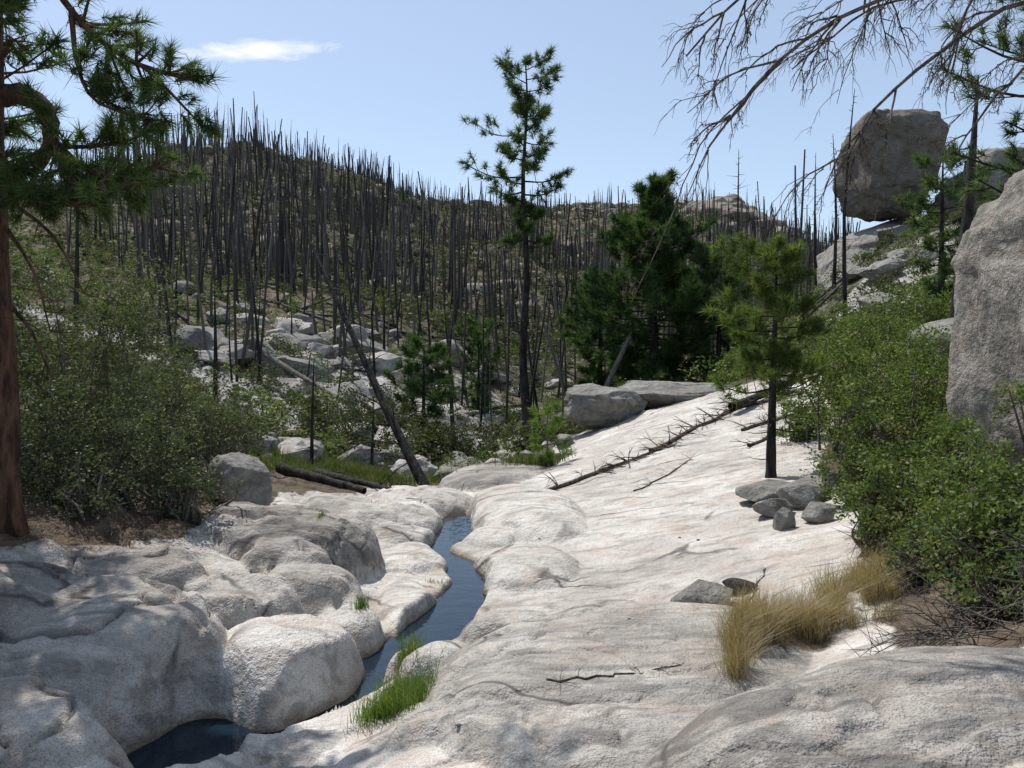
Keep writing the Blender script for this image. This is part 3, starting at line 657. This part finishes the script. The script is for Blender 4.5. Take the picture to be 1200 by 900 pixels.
shrub('oak_shrub',[(5.6,12.3,2.0,1.0,.9,1.3),(5.1,12.0,1.4,.8,.8,.7),(6.1,11.4,1.9,.7,.7,.9)],270,42,.05,.17,LFG)
shrub('oak_shrub',[(6.2,15.5,2.3,1.2,1,.95),(7.4,15,2.5,1.1,1,1.0),(5.8,17,1.7,.8,.8,.6),(8.0,19,2.9,1.5,1,1.0)],160,40,.06,.2,LFG)
shrub('manzanita_shrub',[(3.75,6.6,1.75,.55,.5,.55),(4.2,6.9,2.1,.7,.6,.8),(3.55,6.0,1.5,.45,.4,.3),(3.95,5.9,1.6,.5,.4,.45)],430,32,.042,.11,LFG,BK_TWIG)
shrub('manzanita_shrub',[(4.35,10,1.45,.6,.6,.5),(5.1,9.6,1.8,.6,.6,.6),(4.5,8.6,1.5,.6,.6,.5),(3.95,9.1,1.2,.35,.35,.22),(3.65,7.5,1.2,.4,.35,.3),(4.3,7.9,1.6,.5,.4,.45)],380,36,.045,.14,LFG,BK_TWIG)
shrub('oak_shrub',[(10,27,3.0,2.2,1.6,1.1),(12.5,26,3.6,2,1.5,1.3),(8.5,29,2.3,1.8,1.5,.9),(15,31,4.2,2.2,1.5,1.2)],60,46,.09,.3,LFG)
shrub('oak_shrub',[(-2.0,28,-.1,2.2,1.3,1.0),(-5.5,30,.4,2.2,1.5,1.1),(1.2,30,-.5,1.6,1.3,.9)],60,46,.09,.3,LFD)
shrub('oak_shrub',[(.9,21.5,.1,.6,.6,.3),(-.6,23.5,-.3,1.2,.9,.6)],120,36,.06,.2,LFG)
mb=MB();N=1700;y=25+58*rng.random(N);x=(-.6+1.25*rng.random(N))*y
ok=~((x>-1)&(y<29)&(x<9));x=x[ok];y=y[ok];z=hz(x,y);r=.3+.85*rng.random(len(x))**1.5
C0=[];RR=[]
for a,b,c,d in zip(x,y,z,r):
    for _ in range(7): o=rand_dir(1)[0]*d*.9;C0.append((a+o[0],b+o[1],c+abs(o[2])*1.1+.1));RR.append(d*.5)
C0=np.array(C0);RR=np.array(RR);idx=(np.arange(len(C0))//7)%3==0
leaves(mb,C0[idx],RR[idx],22,.14,2);leaves(mb,C0[~idx],RR[~idx],22,.14,0)
N=14000;y=72+235*rng.random(N)**.85;x=(-.55+1.0*rng.random(N))*y;dn=fbm(x*.03,y*.03,77.,3)
k=dn*1.3+.6>rng.random(N)*.9;x=x[k];y=y[k];z=hz(x,y);r=.35+1.4*rng.random(len(x))**2
leaves(mb,np.stack([x,y,z+r*.4],1),r,24,.45,1,1.)
mb.build('hillside_brush',[LFD,LFH,LFG])

# ------------------------------------------------------------ grasses
def gpatch(name,spots,mat,h,w,lean=.6):
    mb=MB()
    for (cx,cy,rx,ry,n,hh) in spots:
        a=rng.normal(size=(n,2))*.5;x=cx+a[:,0]*rx;y=cy+a[:,1]*ry
        grass(mb,np.stack([x,y,hz(x,y)-.01],1),h*hh,w,lean)
    return mb.build(name,[mat])
gpatch('green_grass_clump',[(-.90,6.95,.2,.3,1500,1),(-.95,7.75,.10,.16,500,.9),(-1.02,6.6,.22,.16,700,.8)],GRG,.26,.0026,.8)
gpatch('green_grass_clump',[(-1.62,9.0,.07,.12,150,.8),(-1.0,10.9,.15,.05,60,.4),(-2.5,11.1,.05,.2,120,.4)],GRG,.2,.003,.7)
spots=[]
for _ in range(44):
    t_=rng.random();spots.append((1.4+t_*2.1+rng.normal()*.16,6.1+t_*2.0+rng.normal()*.24,.09,.09,220,.45+.75*rng.random()))
gpatch('dry_grass',spots,GRY,.38,.0018,1.1)
gpatch('green_grass',[(-4.8,21,2.5,1.2,4200,.8),(-3.2,23.5,2.6,1.8,3500,1.),(-6.8,23,2,2,3000,1.1),(.5,20.8,.8,.4,500,.7)],GRM,.4,.009,.7)
mb=MB();N=9000;x=-4.8+rng.normal(size=N)*.9;y=9.1+rng.normal(size=N)*1.2
k=x<np.interp(y,[5,7,8,9,10,12],[-7,-6,-5,-4.2,-3.7,-3.9]);x=x[k];y=y[k]
p=np.stack([x,y,hz(x,y)+.008],1);d=rand_dir(len(p));d[:,2]*=.15;d=nrm(d);s=np.stack([-d[:,1],d[:,0],0*x],1)*.003;l=.05+.07*rng.random((len(p),1))
v=np.stack([p-s,p+s,p+d*l],1).reshape(-1,3);mb.add(v,np.arange(len(v)).reshape(-1,3),0)
mb.build('pine_litter',[m_leaf('litter',(.10,.055,.03),(.22,.13,.07),None,.1)])

# ------------------------------------------------------------ sky, sun
sc=bpy.context.scene
w=bpy.data.worlds.new('World');sc.world=w;w.use_nodes=True;nt=w.node_tree;nt.nodes.clear();g=G(nt)
sky=g.n('ShaderNodeTexSky',sky_type='NISHITA');sky.sun_disc=False;sky.sun_elevation=SUN_EL;sky.sun_rotation=SUN_AZ%(2*math.pi)
sky.altitude=1500;sky.air_density=1.0;sky.dust_density=2.0;sky.ozone_density=1.0
tc=g.n('ShaderNodeTexCoord').outputs['Generated'];sx=g.n('ShaderNodeSeparateXYZ');g.l(tc,sx.inputs[0])
bx=g.math('DIVIDE',sx.outputs[0],g.math('MAXIMUM',sx.outputs[1],.01));ez=g.math('DIVIDE',sx.outputs[2],g.math('MAXIMUM',sx.outputs[1],.01))
cb=g.n('ShaderNodeCombineXYZ');g.l(bx,cb.inputs[0]);g.l(g.math('MULTIPLY',ez,3),cb.inputs[1])
nz=g.noise(cb.outputs[0],26,4,.65,.4)
dx=g.math('DIVIDE',g.math('ADD',bx,.297),.098);dz=g.math('DIVIDE',g.math('SUBTRACT',g.math('SUBTRACT',ez,.334),g.math('MULTIPLY',g.math('ADD',bx,.297),.03)),.0135)
rr=g.math('SQRT',g.math('ADD',g.math('MULTIPLY',dx,dx),g.math('MULTIPLY',dz,dz)))
mk=g.math('ADD',g.math('SUBTRACT',1.,rr),g.math('MULTIPLY',g.math('SUBTRACT',nz,.5),1.5))
mk=g.mr(mk,.0,.8)
mk=g.math('MULTIPLY',mk,g.mr(sx.outputs[1],0.,.1))
hzc=g.mix(.28,sky.outputs[0],(5.6,6.5,7.4))
col=g.mix(mk,hzc,(7.,7.2,7.3))
bg=g.n('ShaderNodeBackground');bg.inputs['Strength'].default_value=.148;g.l(col,bg.inputs[0])
o=g.n('ShaderNodeOutputWorld');g.l(bg.outputs[0],o.inputs[0])
L=bpy.data.lights.new('sun','SUN');L.energy=5.0;L.angle=math.radians(.5);L.color=(1,.96,.91)
lo=bpy.data.objects.new('sun',L);sc.collection.objects.link(lo)
sv=Vector((math.cos(SUN_EL)*math.sin(SUN_AZ),math.cos(SUN_EL)*math.cos(SUN_AZ),math.sin(SUN_EL)))
lo.rotation_euler=sv.to_track_quat('Z','Y').to_euler();lo.location=(0,0,50)
cd=bpy.data.cameras.new('camera');cd.lens=30;cd.sensor_width=36;cd.clip_end=8000;cd.clip_start=.05
co_=bpy.data.objects.new('camera',cd);sc.collection.objects.link(co_);co_.location=(0,0,H)
co_.rotation_euler=(math.radians(90-2.86),0,0);sc.camera=co_
sc.view_settings.view_transform='Standard';sc.view_settings.look='None';sc.view_settings.exposure=0
